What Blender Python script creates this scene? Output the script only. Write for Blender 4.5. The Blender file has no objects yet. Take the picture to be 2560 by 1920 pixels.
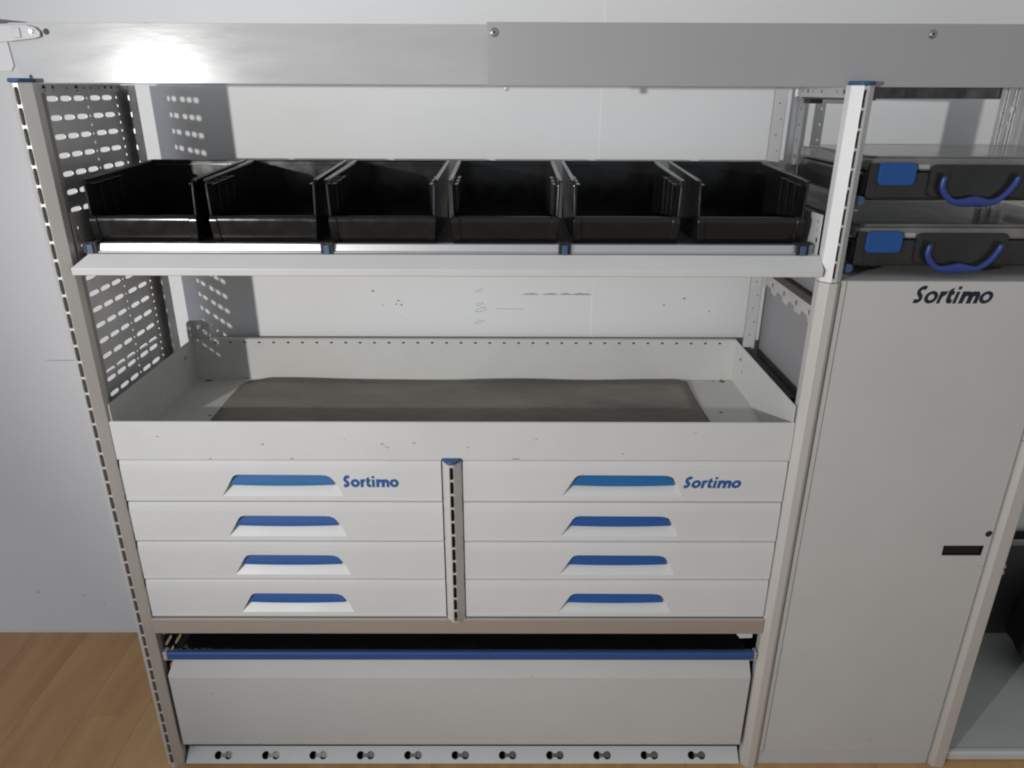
import bpy, bmesh, math, random
from mathutils import Vector, Matrix
random.seed(7)
sc = bpy.context.scene
COL = sc.collection

# ------------------------------------------------------------------ camera
PITCH, ROLL, YAW = math.radians(21.98), math.radians(0.22), math.radians(0.25)
fwd = Vector((math.sin(YAW)*math.cos(PITCH), math.cos(YAW)*math.cos(PITCH), -math.sin(PITCH)))
rgt = Vector((math.cos(YAW), -math.sin(YAW), 0)); up = rgt.cross(fwd)
r2 = rgt*math.cos(ROLL) + up*math.sin(ROLL); u2 = -rgt*math.sin(ROLL) + up*math.cos(ROLL)
cd = bpy.data.cameras.new('camera'); cam = bpy.data.objects.new('camera', cd); COL.objects.link(cam)
M = Matrix((r2, u2, -fwd)).transposed().to_4x4(); M.translation = Vector((0, -1.2, 1.394)); cam.matrix_world = M
cd.sensor_width = 36; cd.lens = 1828/2560*36; cd.clip_start = .02; cd.clip_end = 60
sc.camera = cam
sc.cycles.filter_width = 2.1
sc.cycles.max_bounces = 8
sc.cycles.use_denoising = True

# ------------------------------------------------------------------ light
W = bpy.data.worlds.new('World'); sc.world = W; W.use_nodes = True
bg = W.node_tree.nodes['Background']; bg.inputs[0].default_value = (.90, .95, 1.0, 1); bg.inputs[1].default_value = .36
def lamp(name, kind, loc, target, energy, color=(1, 1, 1), **kw):
    d = bpy.data.lights.new(name, kind); o = bpy.data.objects.new(name, d); COL.objects.link(o)
    o.location = loc; o.rotation_euler = (Vector(target)-Vector(loc)).to_track_quat('-Z', 'Y').to_euler()
    d.energy = energy; d.color = color
    for k, v in kw.items(): setattr(d, k, v)
    return o
# the hand lamp standing to the left of the camera, aimed at the middle of the racking
lamp('work_lamp', 'SPOT', (-1.37, -1.9, 1.415), (.26, .42, 1.14), 150, (1.0, .985, .96),
     shadow_soft_size=.018, spot_size=math.radians(74), spot_blend=1.0)
# weak bluish daylight from a window to the far left
lamp('window_light', 'AREA', (-3.0, -2.2, 1.2), (-1.0, .4, .5), 15, (.62, .76, 1.0), shape='RECTANGLE', size=1.2, size_y=1.4)

sc.view_settings.view_transform = 'Standard'; sc.view_settings.look = 'None'
sc.view_settings.gamma = 1; sc.view_settings.use_curve_mapping = False; sc.view_settings.exposure = 0

# ------------------------------------------------------------------ materials
def mat(name, col, rough=.5, metal=0., spec=.5, var=.06, vscale=6., bump=0., bscale=120., rvar=.0,
        stretch=(1, 1, 1), col2=None, cmix=(.45, .75), coat=0.):
    m = bpy.data.materials.new(name); m.use_nodes = True; nt = m.node_tree; N = nt.nodes; L = nt.links
    b = N['Principled BSDF']
    b.inputs['Roughness'].default_value = rough; b.inputs['Metallic'].default_value = metal
    b.inputs['Specular IOR Level'].default_value = spec; b.inputs['Coat Weight'].default_value = coat
    tc = N.new('ShaderNodeTexCoord'); mp = N.new('ShaderNodeMapping'); mp.inputs['Scale'].default_value = stretch
    L.new(tc.outputs['Object'], mp.inputs['Vector'])
    n = N.new('ShaderNodeTexNoise'); n.inputs['Scale'].default_value = vscale; n.inputs['Detail'].default_value = 8
    n.inputs['Roughness'].default_value = .65
    L.new(mp.outputs[0], n.inputs['Vector'])
    rp = N.new('ShaderNodeValToRGB'); e = rp.color_ramp.elements
    e[0].position, e[1].position = cmix if col2 else (.3, .7)
    a = tuple(c*(1-var) for c in col)+(1,); z = (tuple(col2) if col2 else tuple(min(1, c*(1+var)) for c in col))+(1,)
    e[0].color, e[1].color = a, z
    L.new(n.outputs['Fac'], rp.inputs[0]); L.new(rp.outputs[0], b.inputs['Base Color'])
    if rvar:
        mr = N.new('ShaderNodeMapRange'); mr.inputs['To Min'].default_value = max(0, rough-rvar); mr.inputs['To Max'].default_value = rough+rvar
        n3 = N.new('ShaderNodeTexNoise'); n3.inputs['Scale'].default_value = vscale*3; n3.inputs['Detail'].default_value = 6
        L.new(mp.outputs[0], n3.inputs['Vector']); L.new(n3.outputs['Fac'], mr.inputs['Value']); L.new(mr.outputs[0], b.inputs['Roughness'])
    if bump:
        n2 = N.new('ShaderNodeTexNoise'); n2.inputs['Scale'].default_value = bscale; n2.inputs['Detail'].default_value = 4
        bp = N.new('ShaderNodeBump'); bp.inputs['Strength'].default_value = bump; bp.inputs['Distance'].default_value = .001
        L.new(mp.outputs[0], n2.inputs['Vector']); L.new(n2.outputs['Fac'], bp.inputs['Height']); L.new(bp.outputs[0], b.inputs['Normal'])
    return m

M_PAINT = mat('white_paint', (.585, .585, .57), .42, var=.04, vscale=5, bump=.06, bscale=300, rvar=.08)
M_DRAWER = mat('drawer_paint', (.605, .605, .60), .38, var=.035, vscale=5, bump=.05, bscale=300, rvar=.08)
M_DOOR = mat('door_paint', (.52, .515, .50), .45, var=.035, vscale=5, rvar=.08, bump=.05, bscale=300)
M_TRAY = mat('tray_paint', (.60, .595, .57), .45, var=.05, vscale=7, bump=.06, bscale=200, rvar=.08)
M_ALU = mat('brushed_aluminium', (.44, .445, .45), .205, 0., spec=.20, var=.07, vscale=11, bump=.14, bscale=30, rvar=.10, stretch=(.45, 1, 1.9))
M_ALU2 = mat('matt_aluminium', (.37, .37, .375), .50, .15, var=.02, vscale=5, bump=.02, bscale=200)
M_POSTW = mat('bright_anodised_aluminium', (.74, .74, .73), .48, .1, var=.02, vscale=8)
M_POST = mat('anodised_aluminium', (.63, .615, .59), .42, .35, var=.03, vscale=8, bump=.04, bscale=90, stretch=(6, 6, .4))
M_CROSS = mat('dull_aluminium', (.60, .57, .54), .36, .7, var=.04, vscale=5, bump=.03, bscale=60, stretch=(.3, 4, 4))
M_FLANGE = mat('beige_zinc', (.42, .40, .37), .5, .2, var=.06)
M_RAIL = mat('bright_aluminium', (.68, .68, .69), .33, .85, var=.02, vscale=8, bump=.04, bscale=90, stretch=(.3, 6, 6))
M_ZINC = mat('galvanised_steel', (.62, .61, .60), .38, .6, var=.10, vscale=14, bump=.05, bscale=60, rvar=.08)
M_ZINCW = mat('pale_zinc', (.62, .61, .60), .42, .5, var=.06, vscale=14)
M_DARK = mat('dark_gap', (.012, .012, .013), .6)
M_BROWN = mat('dark_brown_strip', (.05, .038, .033), .5)
M_BLACK = mat('black_plastic', (.0085, .0085, .009), .21, var=.3, vscale=14, bump=.22, bscale=16, rvar=.16)
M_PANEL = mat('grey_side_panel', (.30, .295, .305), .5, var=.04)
M_DIRTY = mat('dirty_zinc', (.16, .15, .135), .35, .7, var=.5, vscale=18)
M_BLACKMAT = mat('black_rubber', (.012, .011, .011), .6, var=.2)
M_CASE = mat('case_plastic', (.020, .020, .019), .15, var=.3, vscale=12, rvar=.10, bump=.22, bscale=14)
M_LID = mat('smoky_lid', (.15, .146, .137), .22, var=.30, vscale=7, rvar=.10, bump=.2, bscale=9, coat=.35)
M_BLUE = mat('blue_plastic', (.018, .082, .275), .55, spec=.25, var=.05)
M_NAVYBLUE = mat('navy_blue_plastic', (.026, .050, .22), .4, var=.08)
M_BLUE_LIT = mat('blue_plastic_lit', (.018, .120, .31), .55, spec=.25, var=.05)  # same handle blue, lightened for the top row to paint in its shading
M_BLUEBAR = mat('blue_bar_plastic', (.026, .070, .23), .5, var=.12, vscale=4, stretch=(1, 8, 8))
M_CAP = mat('blue_cap_plastic', (.022, .075, .19), .5, var=.08)
M_CLIP = mat('grey_blue_plastic', (.045, .085, .17), .5, var=.1)
M_NAVY = mat('navy_print', (.012, .012, .03), .5)
M_PRINT = mat('blue_print', (.020, .095, .28), .5)
M_STEEL = mat('screw_steel', (.45, .45, .45), .3, 1., var=.1, vscale=200)
M_WALL = mat('wall_paint', (.79, .79, .79), .75, var=.025, vscale=3, bump=.12, bscale=35)
M_MARK = mat('grey_scuff', (.36, .355, .34), .8, var=.25, vscale=60)
M_MARKD = mat('dark_scuff', (.09, .085, .08), .8, var=.4, vscale=60)
M_MAT = mat('worn_rubber_mat', (.195, .182, .162), .66, var=.26, vscale=3.6, col2=(.250, .242, .198), cmix=(.36, .70), bump=.35, bscale=160, stretch=(1, 2.2, 1))
M_GREYFLOOR = mat('grey_plate', (.46, .47, .455), .5, var=.06, vscale=8)
M_BAYBACK = mat('dark_grey_panel', (.085, .083, .087), .5, var=.08)
M_BAG = mat('black_fabric', (.010, .010, .011), .9, var=.3, vscale=30, bump=.4, bscale=200)
M_STAIN = mat('rust_stain', (.10, .065, .05), .7, var=.3, vscale=60)

def wood_mat():
    m = bpy.data.materials.new('beech_laminate'); m.use_nodes = True; nt = m.node_tree; N = nt.nodes; L = nt.links
    b = N['Principled BSDF']; b.inputs['Roughness'].default_value = .42
    tc = N.new('ShaderNodeTexCoord'); oi = N.new('ShaderNodeObjectInfo')
    ad = N.new('ShaderNodeVectorMath'); ad.operation = 'ADD'; sc3 = N.new('ShaderNodeVectorMath'); sc3.operation = 'SCALE'
    cb = N.new('ShaderNodeCombineXYZ'); L.new(oi.outputs['Random'], cb.inputs[0]); L.new(oi.outputs['Random'], cb.inputs[1])
    L.new(cb.outputs[0], sc3.inputs[0]); sc3.inputs['Scale'].default_value = 37
    L.new(tc.outputs['Object'], ad.inputs[0]); L.new(sc3.outputs[0], ad.inputs[1])
    mp = N.new('ShaderNodeMapping'); mp.inputs['Scale'].default_value = (9, 1.1, 1); L.new(ad.outputs[0], mp.inputs[0])
    n = N.new('ShaderNodeTexNoise'); n.inputs['Scale'].default_value = 2.2; n.inputs['Detail'].default_value = 7; L.new(mp.outputs[0], n.inputs['Vector'])
    rp = N.new('ShaderNodeValToRGB'); e = rp.color_ramp.elements
    e[0].position = .3; e[1].position = .72; e[0].color = (.42, .225, .092, 1); e[1].color = (.55, .325, .14, 1)
    L.new(n.outputs['Fac'], rp.inputs[0])
    hs = N.new('ShaderNodeHueSaturation'); L.new(rp.outputs[0], hs.inputs['Color'])
    mr = N.new('ShaderNodeMapRange'); mr.inputs['To Min'].default_value = .97; mr.inputs['To Max'].default_value = 1.10
    L.new(oi.outputs['Random'], mr.inputs['Value']); L.new(mr.outputs[0], hs.inputs['Value'])
    mr2 = N.new('ShaderNodeMapRange'); mr2.inputs['To Min'].default_value = .496; mr2.inputs['To Max'].default_value = .506
    L.new(oi.outputs['Random'], mr2.inputs['Value']); L.new(mr2.outputs[0], hs.inputs['Hue'])
    L.new(hs.outputs[0], b.inputs['Base Color'])
    return m
M_WOOD = wood_mat()

# ------------------------------------------------------------------ mesh helpers
class MB:
    def __init__(s): s.bm = bmesh.new()
    def box(s, x0, x1, y0, y1, z0, z1):
        v = [s.bm.verts.new((x, y, z)) for z in (z0, z1) for y in (y0, y1) for x in (x0, x1)]
        for f in ((0, 2, 3, 1), (4, 5, 7, 6), (0, 1, 5, 4), (2, 6, 7, 3), (0, 4, 6, 2), (1, 3, 7, 5)): s.bm.faces.new([v[i] for i in f])
        return s
    def prism(s, pts, axis, a, b):
        """extrude a 2-D outline along axis; pts give the two other coordinates in xyz order"""
        def P(p, t):
            return {'x': (t, p[0], p[1]), 'y': (p[0], t, p[1]), 'z': (p[0], p[1], t)}[axis]
        A = [s.bm.verts.new(P(p, a)) for p in pts]; B = [s.bm.verts.new(P(p, b)) for p in pts]
        n = len(pts)
        for i in range(n): s.bm.faces.new((A[i], A[(i+1) % n], B[(i+1) % n], B[i]))
        s.bm.faces.new(A[::-1]); s.bm.faces.new(B)
        return s
    def plate(s, outer, holes, axis, a, b):
        """flat plate with real holes, between a and b along axis"""
        def P(p, t):
            return {'x': (t, p[0], p[1]), 'y': (p[0], t, p[1]), 'z': (p[0], p[1], t)}[axis]
        tmp = bmesh.new(); ed = []
        for loop in [outer]+holes:
            vs = [tmp.verts.new(P(p, a)) for p in loop]
            for i in range(len(vs)): ed.append(tmp.edges.new((vs[i], vs[(i+1) % len(vs)])))
        bmesh.ops.triangle_fill(tmp, edges=ed, use_beauty=True)
        if b != a:
            r = bmesh.ops.extrude_face_region(tmp, geom=list(tmp.faces))
            d = Vector(P((0, 0), b-a)); bmesh.ops.translate(tmp, verts=[g for g in r['geom'] if isinstance(g, bmesh.types.BMVert)], vec=d)
        bmesh.ops.recalc_face_normals(tmp, faces=tmp.faces)
        me = bpy.data.meshes.new('tmp'); tmp.to_mesh(me); tmp.free(); s.bm.from_mesh(me); bpy.data.meshes.remove(me)
        return s
    def cyl(s, c, r, d, axis='y', n=16, r2=None):
        r2 = r if r2 is None else r2
        def P(u, v, t):
            return {'x': (c[0]+t, c[1]+u, c[2]+v), 'y': (c[0]+u, c[1]+t, c[2]+v), 'z': (c[0]+u, c[1]+v, c[2]+t)}[axis]
        A = [s.bm.verts.new(P(r*math.cos(2*math.pi*i/n), r*math.sin(2*math.pi*i/n), 0)) for i in range(n)]
        B = [s.bm.verts.new(P(r2*math.cos(2*math.pi*i/n), r2*math.sin(2*math.pi*i/n), d)) for i in range(n)]
        for i in range(n): s.bm.faces.new((A[i], A[(i+1) % n], B[(i+1) % n], B[i]))
        s.bm.faces.new(A[::-1]); s.bm.faces.new(B); return s
    def tube(s, pts, rad, n=10):
        rings = []
        for i, p in enumerate(pts):
            p = Vector(p); q0 = Vector(pts[max(0, i-1)]); q1 = Vector(pts[min(len(pts)-1, i+1)])
            t = (q1-q0).normalized(); a = t.cross(Vector((0, 1, 0)))
            a = a.normalized() if a.length > 1e-4 else Vector((1, 0, 0)); b = t.cross(a)
            r = rad[i] if isinstance(rad, (list, tuple)) else rad
            ra, rb = r if isinstance(r, tuple) else (r, r)
            rings.append([s.bm.verts.new(p + a*ra*math.cos(2*math.pi*k/n) + b*rb*math.sin(2*math.pi*k/n)) for k in range(n)])
        for i in range(len(rings)-1):
            for k in range(n): s.bm.faces.new((rings[i][k], rings[i][(k+1) % n], rings[i+1][(k+1) % n], rings[i+1][k]))
        s.bm.faces.new(rings[0][::-1]); s.bm.faces.new(rings[-1]); return s
    def perf(s, cols, z0, z1, fn):
        """sheet pierced by real holes. cols: (u0, u1, [(uc, zc, w, h, power)]), fn maps (u, z) to xyz"""
        B = []
        for side in range(4):
            for k in range(4):
                t = -1+k*.5
                B.append([(t, -1), (1, t), (-t, 1), (-1, -t)][side])
        V = lambda u, z: s.bm.verts.new(fn(u, z))
        for u0, u1, hs in cols:
            if not hs:
                s.bm.faces.new([V(u0, z0), V(u1, z0), V(u1, z1), V(u0, z1)]); continue
            hs = sorted(hs, key=lambda h: h[1]); cuts = []
            for i, h in enumerate(hs):
                lo = h[1]-h[3]*.9 if i == 0 else (hs[i-1][1]+h[1])/2
                hi = h[1]+h[3]*.9 if i == len(hs)-1 else (hs[i+1][1]+h[1])/2
                cuts.append((max(lo, z0), min(hi, z1)))
            if cuts[0][0] > z0+1e-5: s.bm.faces.new([V(u0, z0), V(u1, z0), V(u1, cuts[0][0]), V(u0, cuts[0][0])])
            if cuts[-1][1] < z1-1e-5: s.bm.faces.new([V(u0, cuts[-1][1]), V(u1, cuts[-1][1]), V(u1, z1), V(u0, z1)])
            for h, (lo, hi) in zip(hs, cuts):
                O, I = [], []
                for (a, b) in B:
                    O.append(V((u0+u1)/2+a*(u1-u0)/2, (lo+hi)/2+b*(hi-lo)/2))
                    q = (abs(a)**h[4]+abs(b)**h[4])**(1/h[4])
                    I.append(V(h[0]+a/q*h[2]/2, h[1]+b/q*h[3]/2))
                for i in range(16): s.bm.faces.new((O[i], O[(i+1) % 16], I[(i+1) % 16], I[i]))
        return s
    def obj(s, name, m, parent=None, bevel=0., smooth=False, solid=0.):
        bmesh.ops.remove_doubles(s.bm, verts=s.bm.verts, dist=1e-6)
        if not solid: bmesh.ops.recalc_face_normals(s.bm, faces=s.bm.faces)
        me = bpy.data.meshes.new(name); s.bm.to_mesh(me); s.bm.free()
        o = bpy.data.objects.new(name, me); COL.objects.link(o); me.materials.append(m)
        if smooth: me.polygons.foreach_set('use_smooth', [True]*len(me.polygons))
        if smooth == 'angle': me.set_sharp_from_angle(angle=math.radians(40))
        if solid:
            d = o.modifiers.new('solid', 'SOLIDIFY'); d.thickness = solid; d.offset = 0
        if bevel:
            d = o.modifiers.new('bevel', 'BEVEL'); d.width = bevel; d.segments = 2; d.limit_method = 'ANGLE'; d.angle_limit = math.radians(35)
            d.harden_normals = False
        if parent: o.parent = parent
        return o

def tag(o, label=None, cat=None, group=None, kind=None):
    for k, v in (('label', label), ('category', cat), ('group', group), ('kind', kind)):
        if v: o[k] = v
    return o
def thing(name, label, cat, loc=(0, 0, 0), group=None):
    o = bpy.data.objects.new(name, None); COL.objects.link(o); o.location = loc; o.empty_display_size = .05
    return tag(o, label, cat, group)
def box(name, m, parent, x0, x1, y0, y1, z0, z1, bevel=0.):
    return MB().box(x0, x1, y0, y1, z0, z1).obj(name, m, parent, bevel)
def circ(cx, cy, r, n=14): return [(cx+r*math.cos(2*math.pi*i/n), cy+r*math.sin(2*math.pi*i/n)) for i in range(n)]
def rrect(x0, x1, z0, z1, r, n=5):
    out = []
    for cx, cz, a0 in ((x1-r, z0+r, -90), (x1-r, z1-r, 0), (x0+r, z1-r, 90), (x0+r, z0+r, 180)):
        for i in range(n+1):
            a = math.radians(a0+90*i/n); out.append((cx+r*math.cos(a), cz+r*math.sin(a)))
    return out
ZF = -.006        # floor level
YW = .424         # wall face

# ------------------------------------------------------------------ setting
fl = box('floor', M_WOOD, None, -4, 4, -5, YW+.02, ZF-.03, ZF-.004); tag(fl, kind='structure')
pw = .142; x = -2.3; k = 0
pl_mesh = {}
while x < 1.9:
    y = YW+.01; first = (.55, .95, .3, 1.15, .7, .45, .85)[k % 7]
    while y > -1.0:
        ln = first if y > .4 else 1.2
        key = round(ln, 2)
        if key not in pl_mesh:
            o = box('plank', M_WOOD, fl, 0, pw-.0004, -ln+.0004, 0, -.006, 0, bevel=.0004); pl_mesh[key] = o.data
        else:
            o = bpy.data.objects.new('plank', pl_mesh[key]); COL.objects.link(o); o.parent = fl
            md = o.modifiers.new('bevel', 'BEVEL'); md.width = .0004; md.segments = 1
        o.location = (x, y, ZF); y -= ln
    x += pw; k += 1

wall = box('wall', M_WALL, None, -5, 5, YW+.03, YW+.12, ZF-.03, 3.0); tag(wall, kind='structure')
box('wall_board', M_WALL, wall, -5, .1896, YW, YW+.028, ZF, 3.0)
box('wall_board', M_WALL, wall, .1896, 5, YW-.0012, YW+.0281, ZF, 3.0, bevel=.0004)
# faint paint ledge and marks on the wall
box('paint_ledge', M_WALL, wall, -.55, .1880, YW-.0006, YW+.001, .9665, 1.20, bevel=.0003)
def mark(pts, m=M_MARK, t=.0007, y=YW, name='pencil_mark'):
    mb = MB(); mb.plate(pts, [], 'y', y-t, y-.00005); return mb.obj(name, m, wall)
def ring(cx, cz, rx, rz, ang, wdt=.0009):
    ca, sa = math.cos(ang), math.sin(ang)
    f = lambda k: [(cx+ca*rx*k*math.cos(t)-sa*rz*k*math.sin(t), cz+sa*rx*k*math.cos(t)+ca*rz*k*math.sin(t)) for t in [2*math.pi*i/16 for i in range(16)]]
    mb = MB(); mb.plate(f(1), [[(cx+(px-cx)*(1-wdt/rx), cz+(pz-cz)*(1-wdt/rz)) for px, pz in f(1)]], 'y', YW-.0007, YW-.00005)
    return mb.obj('pencil_mark', M_MARK, wall)
for cx, cz, rx, rz in ((-.0684, .968, .010, .0028), (-.067, .936, .009, .003), (-.065, .923, .013, .0045), (-.0684, .894, .011, .0032)):
    ring(cx, cz, rx, rz, .25)
for x0, x1 in ((.030, .068), (.076, .112), (.116, .142), (.142, .188)):
    n = 7; top = [(x0+(x1-x0)*i/n, .9595+.0034*math.sin(math.pi*i/n)*random.uniform(.7, 1.1)) for i in range(n+1)]
    mark(top+[(x1, .9585), (x0, .9585)], M_MARK, .0009, name='scuff')
mark([(-.03, .9255), (.032, .9250), (.032, .9243), (-.03, .9246)], name='pencil_line')
for cx, cz, r in ((-.2537, .944, .0032), (-.2595, .9354, .0025), (-.247, .934, .003), (.355, .935, .003), (.40, .951, .0035), (-.31, .966, .004),
                  (-.29, .934, .002), (-.25, .905, .0015), (.46, .92, .002)):
    p = [(cx+r*random.uniform(.5, 1.3)*math.cos(t), cz+r*.6*random.uniform(.4, 1.1)*math.sin(t)) for t in [2*math.pi*i/8 for i in range(8)]]
    mark(p, M_MARKD, y=YW-(.0012 if cx > .19 else (.0006 if cz > .9665 else 0)), name='scuff')
mark([(-1.10, .7965), (-1.0, .7972), (-1.0, .7950), (-1.08, .7955)], M_MARK, name='scuff')
for cx, cz in ((-1.22, 1.06), (-1.19, 1.065), (-1.26, .62), (-1.02, .62), (-1.15, .12), (-1.27, .13), (-1.1, .09)):
    r = random.uniform(.002, .004)
    mark([(cx+r*random.uniform(.5, 1.3)*math.cos(t), cz+r*random.uniform(.3, 1.1)*math.sin(t)) for t in [2*math.pi*i/7 for i in range(7)]], M_MARK, name='scuff')

# ------------------------------------------------------------------ main rack
rack = thing('shelving_rack', 'large white and aluminium van shelving rack with eight blue-handled drawers and perforated side', 'shelving rack', (-.1, .15, ZF))
rack_parts = []
def P(o): rack_parts.append(o); return o
XL, XR = -.724, .520

def post(root, x0, x1, z0, z1, slots=True, cap=True, capm=M_CAP, nose=.0135, m=None):
    m = m or M_POST
    """V-shaped aluminium upright: two slanting faces and a slotted nose"""
    c = (x0+x1)/2; hw = (x1-x0)/2; h = .0038 if slots else .007
    mb = MB()
    if slots:
        prof = [(c-hw, .018), (c-hw, .001), (c-h-.0012, -nose+.001), (c-h, -nose), (c-h, -.002), (c+h, -.002), (c+h, -nose), (c+h+.0012, -nose+.001), (c+hw, .001), (c+hw, .018)]
    else:
        prof = [(c-hw, .018), (c-hw, .001), (c-h, -nose+.0005), (c+h, -nose+.0005), (c+hw, .001), (c+hw, .018)]
    mb.prism(prof, 'z', z0, z1)
    p = mb.obj('post', m, root, bevel=.0006)
    if slots:
        n = int((z1-z0)/.02952); hs = [(c, z1-.019-i*.02952, .0068, .0258, 7) for i in range(n) if z1-.019-i*.02952 > z0+.014]
        s = MB(); s.perf([(c-h+.0002, c+h-.0002, hs)], z0+.001, z1-.001, lambda u, z: (u, -nose+.0012, z))
        s.obj('slotted_strip', M_POST, p, solid=.001)
        box('slot_shade', M_DARK, p, c-h+.0003, c+h-.0003, -.0026, -.0021, z0+.002, z1-.002)  # dark strip painting the shade inside the slotted nose
    if cap:
        out = [(c-hw-.001, .012), (c-hw-.001, .0), (c-h-.004, -nose-.001), (c, -nose-.003), (c+h+.004, -nose-.001), (c+hw+.001, .0), (c+hw+.001, .012)]
        MB().prism(out, 'z', z1, z1+.006).obj('cap', capm, p, bevel=.002)
    return p
post(rack, -.760, XL, ZF, 1.4005)
post(rack, XR, .5565, 1.0965, 1.4010, m=M_POSTW)
pr_ = post(rack, XR, .5565, ZF, 1.0955, slots=False, cap=False)
post(rack, -.1236, -.0875, .3965, .7560, nose=.016)

# perforated left side: two sheets one above the other
XP = -.752
def side_cols(zs, zh):
    c = []
    slot = lambda y0, y1: (y0, y1)
    sl = [(.0762, .1064), (.1152, .1462), (.1556, .1868), (.2088, .2412), (.2500, .2835)]
    edges = [.004, .043, .070, .1108, .1509, .1905, .2038, .2456, .2880, .300]
    c.append((edges[0], edges[1], [(.030, z, .0045, .0045, 2) for z in zh]))
    c.append((edges[1], edges[2], []))
    for i, (a, b) in enumerate(sl):
        e0 = (.070, .1108, .1509, .2038, .2456)[i]; e1 = (.1108, .1509, .1905, .2456, .2880)[i]
        c.append((e0, e1, [((a+b)/2, z, b-a, .0086, 4.0) for z in zs]))
        if i == 2: c.append((.1905, .2038, [(.1972, z, .005, .0065, 1.3) for z in zh]))
    c.append((.2880, .318, [(.302, z, .0045, .006, 2) for z in zh]))
    c.append((.318, .352, [(.336, z+.004, .003, .003, 2) for z in zh]))
    return c
def sheet(z0, z1, ztop, n):
    zs = [ztop-i*.02975 for i in range(n)]; zh = [ztop-i*.014875 for i in range(2*n-1)]
    mb = MB(); mb.perf(side_cols(zs, zh), z0, z1, lambda u, z: (XP, u, z))
    return mb
a = sheet(.893, 1.3905, 1.3762, 17).obj('side_panel', M_ZINC, rack, solid=.0012)
b = sheet(.02, .8985, .8844, 29); bb = b.obj('side_panel', M_ZINC, rack, solid=.0012); bb.location.x = -.0014
# front and rear flanges of the side, with their holes
MB().box(XP, -.7365, .3515, .3535, ZF, 1.398).box(-.7385, -.7365, .322, .3515, ZF, 1.398).obj('rear_post', M_ZINC, rack)
MB().box(-.760, XP-.002, .318, .3535, ZF, 1.398).obj('rear_post', M_ZINC, rack)
mb = MB(); mb.perf([(.020, .318, [])], 1.3705, 1.3705, lambda u, z: (0, u, z)) if False else None
hol = []
for yy, r in ((.030, .006), (.070, .005), (.095, .0042), (.135, .0025), (.165, .0055), (.190, .003), (.212, .0025), (.240, .0025), (.262, .005), (.285, .005), (.31, .005)):
    hol.append(circ(yy, 1.3925, r, 12))
MB().plate([(.006, 1.3845), (.322, 1.3845), (.322, 1.3995), (.006, 1.3995)], hol, 'x', XP+.002, XP+.0035).obj('top_rail', M_ZINC, rack)
box('top_rail_backing', M_DARK, rack, XP-.003, XP-.0015, .006, .318, 1.391, 1.3995)
for zz in (.20, .262):   # paired white bolts on the rear inner edge of the side panel
    pass
MB().plate([(.018, ZF), (.050, ZF), (.050, 1.385), (.018, 1.385)], [circ(.036, 1.370-i*.02975, .0024, 8) for i in range(45)], 'x', -.7385, -.7370).obj('front_flange', M_FLANGE, rack)
box('flange_backing', M_FLANGE, rack, -.7440, -.7430, .019, .046, ZF, 1.38)
ss = box('panel_joint', M_ZINCW, rack, XP+.0008, XP+.0022, .012, .30, .8955, .8985)

# right side: open frame
def frame_side(root, xs, xe, z0, z1, ytop=(.02, .34)):
    hs = [circ(.034, z, .0026, 8) for z in [z0+.02+.0297*i for i in range(int((z1-z0-.03)/.0297))]]
    MB().plate([(.019, z0), (.050, z0), (.050, z1), (.019, z1)], hs, 'x', xs, xs+.0015).obj('front_flange', M_ZINC, root)
frame_side(rack, .5455, .547, ZF, 1.385)
hs = [circ(.529+.006*(i % 2), 1.37-i*.0297, .0017, 8) for i in range(44)]
MB().plate([(.5175, ZF), (.5405, ZF), (.5405, 1.4), (.5175, 1.4)], hs, 'y', .330, .3315).obj('rear_post', M_PAINT, rack)
MB().box(.5405, .5425, .330, .372, ZF, 1.4).obj('rear_post', M_ZINC, rack)
box('rear_post_backing', M_ZINC, rack, .519, .540, .3405, .3415, ZF, 1.395)
# scalloped horizontal rail of the right side frame
sc_out = [(.045, 1.0355), (.045, 1.010)]
y = .045
for i in range(4):
    y0 = .055+i*.066
    sc_out += [(y0, 1.0035), (y0+.020, 1.0035), (y0+.026, 1.012), (y0+.052, 1.014), (y0+.058, 1.0045)]
sc_out += [(.322, 1.004), (.322, 1.0355)]
MB().plate(sc_out, [circ(.072+i*.066, 1.021, .0055, 12) for i in range(4)], 'x', .5425, .5445).obj('frame_rail', M_ZINC, rack)
box('rail_gap_shade', M_BROWN, rack, .5400, .5455, .055, .330, 1.0360, 1.0500)  # dark strip standing in for the shaded gap above the rail
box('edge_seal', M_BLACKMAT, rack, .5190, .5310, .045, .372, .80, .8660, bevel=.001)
for zz in (1.012, .995, 1.09, 1.39):
    MB().cyl((.5445, .028, zz), .0035, -.003, 'x', 10).obj('bolt', M_RAIL, rack)

# ---- top beam (two overlapping aluminium lengths)
def ubeam(x0, x1, y, z0, z1):
    return MB().prism([(y, z0), (y, z1), (y+.012, z1), (y+.012, z1-.002), (y+.002, z1-.002), (y+.002, z0+.002), (.33, z0+.002), (.33, z0)][::-1], 'x', x0, x1)
beam = ubeam(-.752, .0, .0200, 1.4000, 1.4838).obj('top_beam', M_ALU, rack, bevel=.0005)
beam['label'] = 'scratched shiny aluminium length of the top beam'
beam2 = MB().prism([(.0165, 1.3985), (.0165, 1.4868), (.0285, 1.4868), (.0285, 1.4852), (.0182, 1.4852), (.0182, 1.3985)][::-1], 'x', -.0350, 1.25).obj('top_beam', M_ALU2, rack, bevel=.0005)
beam2['label'] = 'plain matt grey length of the top beam'
def screw(root, x, z, y, r=.0058):
    s = MB().cyl((x, y, z), r*1.15, -.0008, 'y', 20).cyl((x, y-.0008, z), r, -.0022, 'y', 20, r*.72).obj('screw', M_STEEL, root, smooth=False, bevel=.0004)
    MB().cyl((x, y-.0029, z), r*.34, -.0004, 'y', 6).obj('socket', M_DARK, s)
    return s
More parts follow.
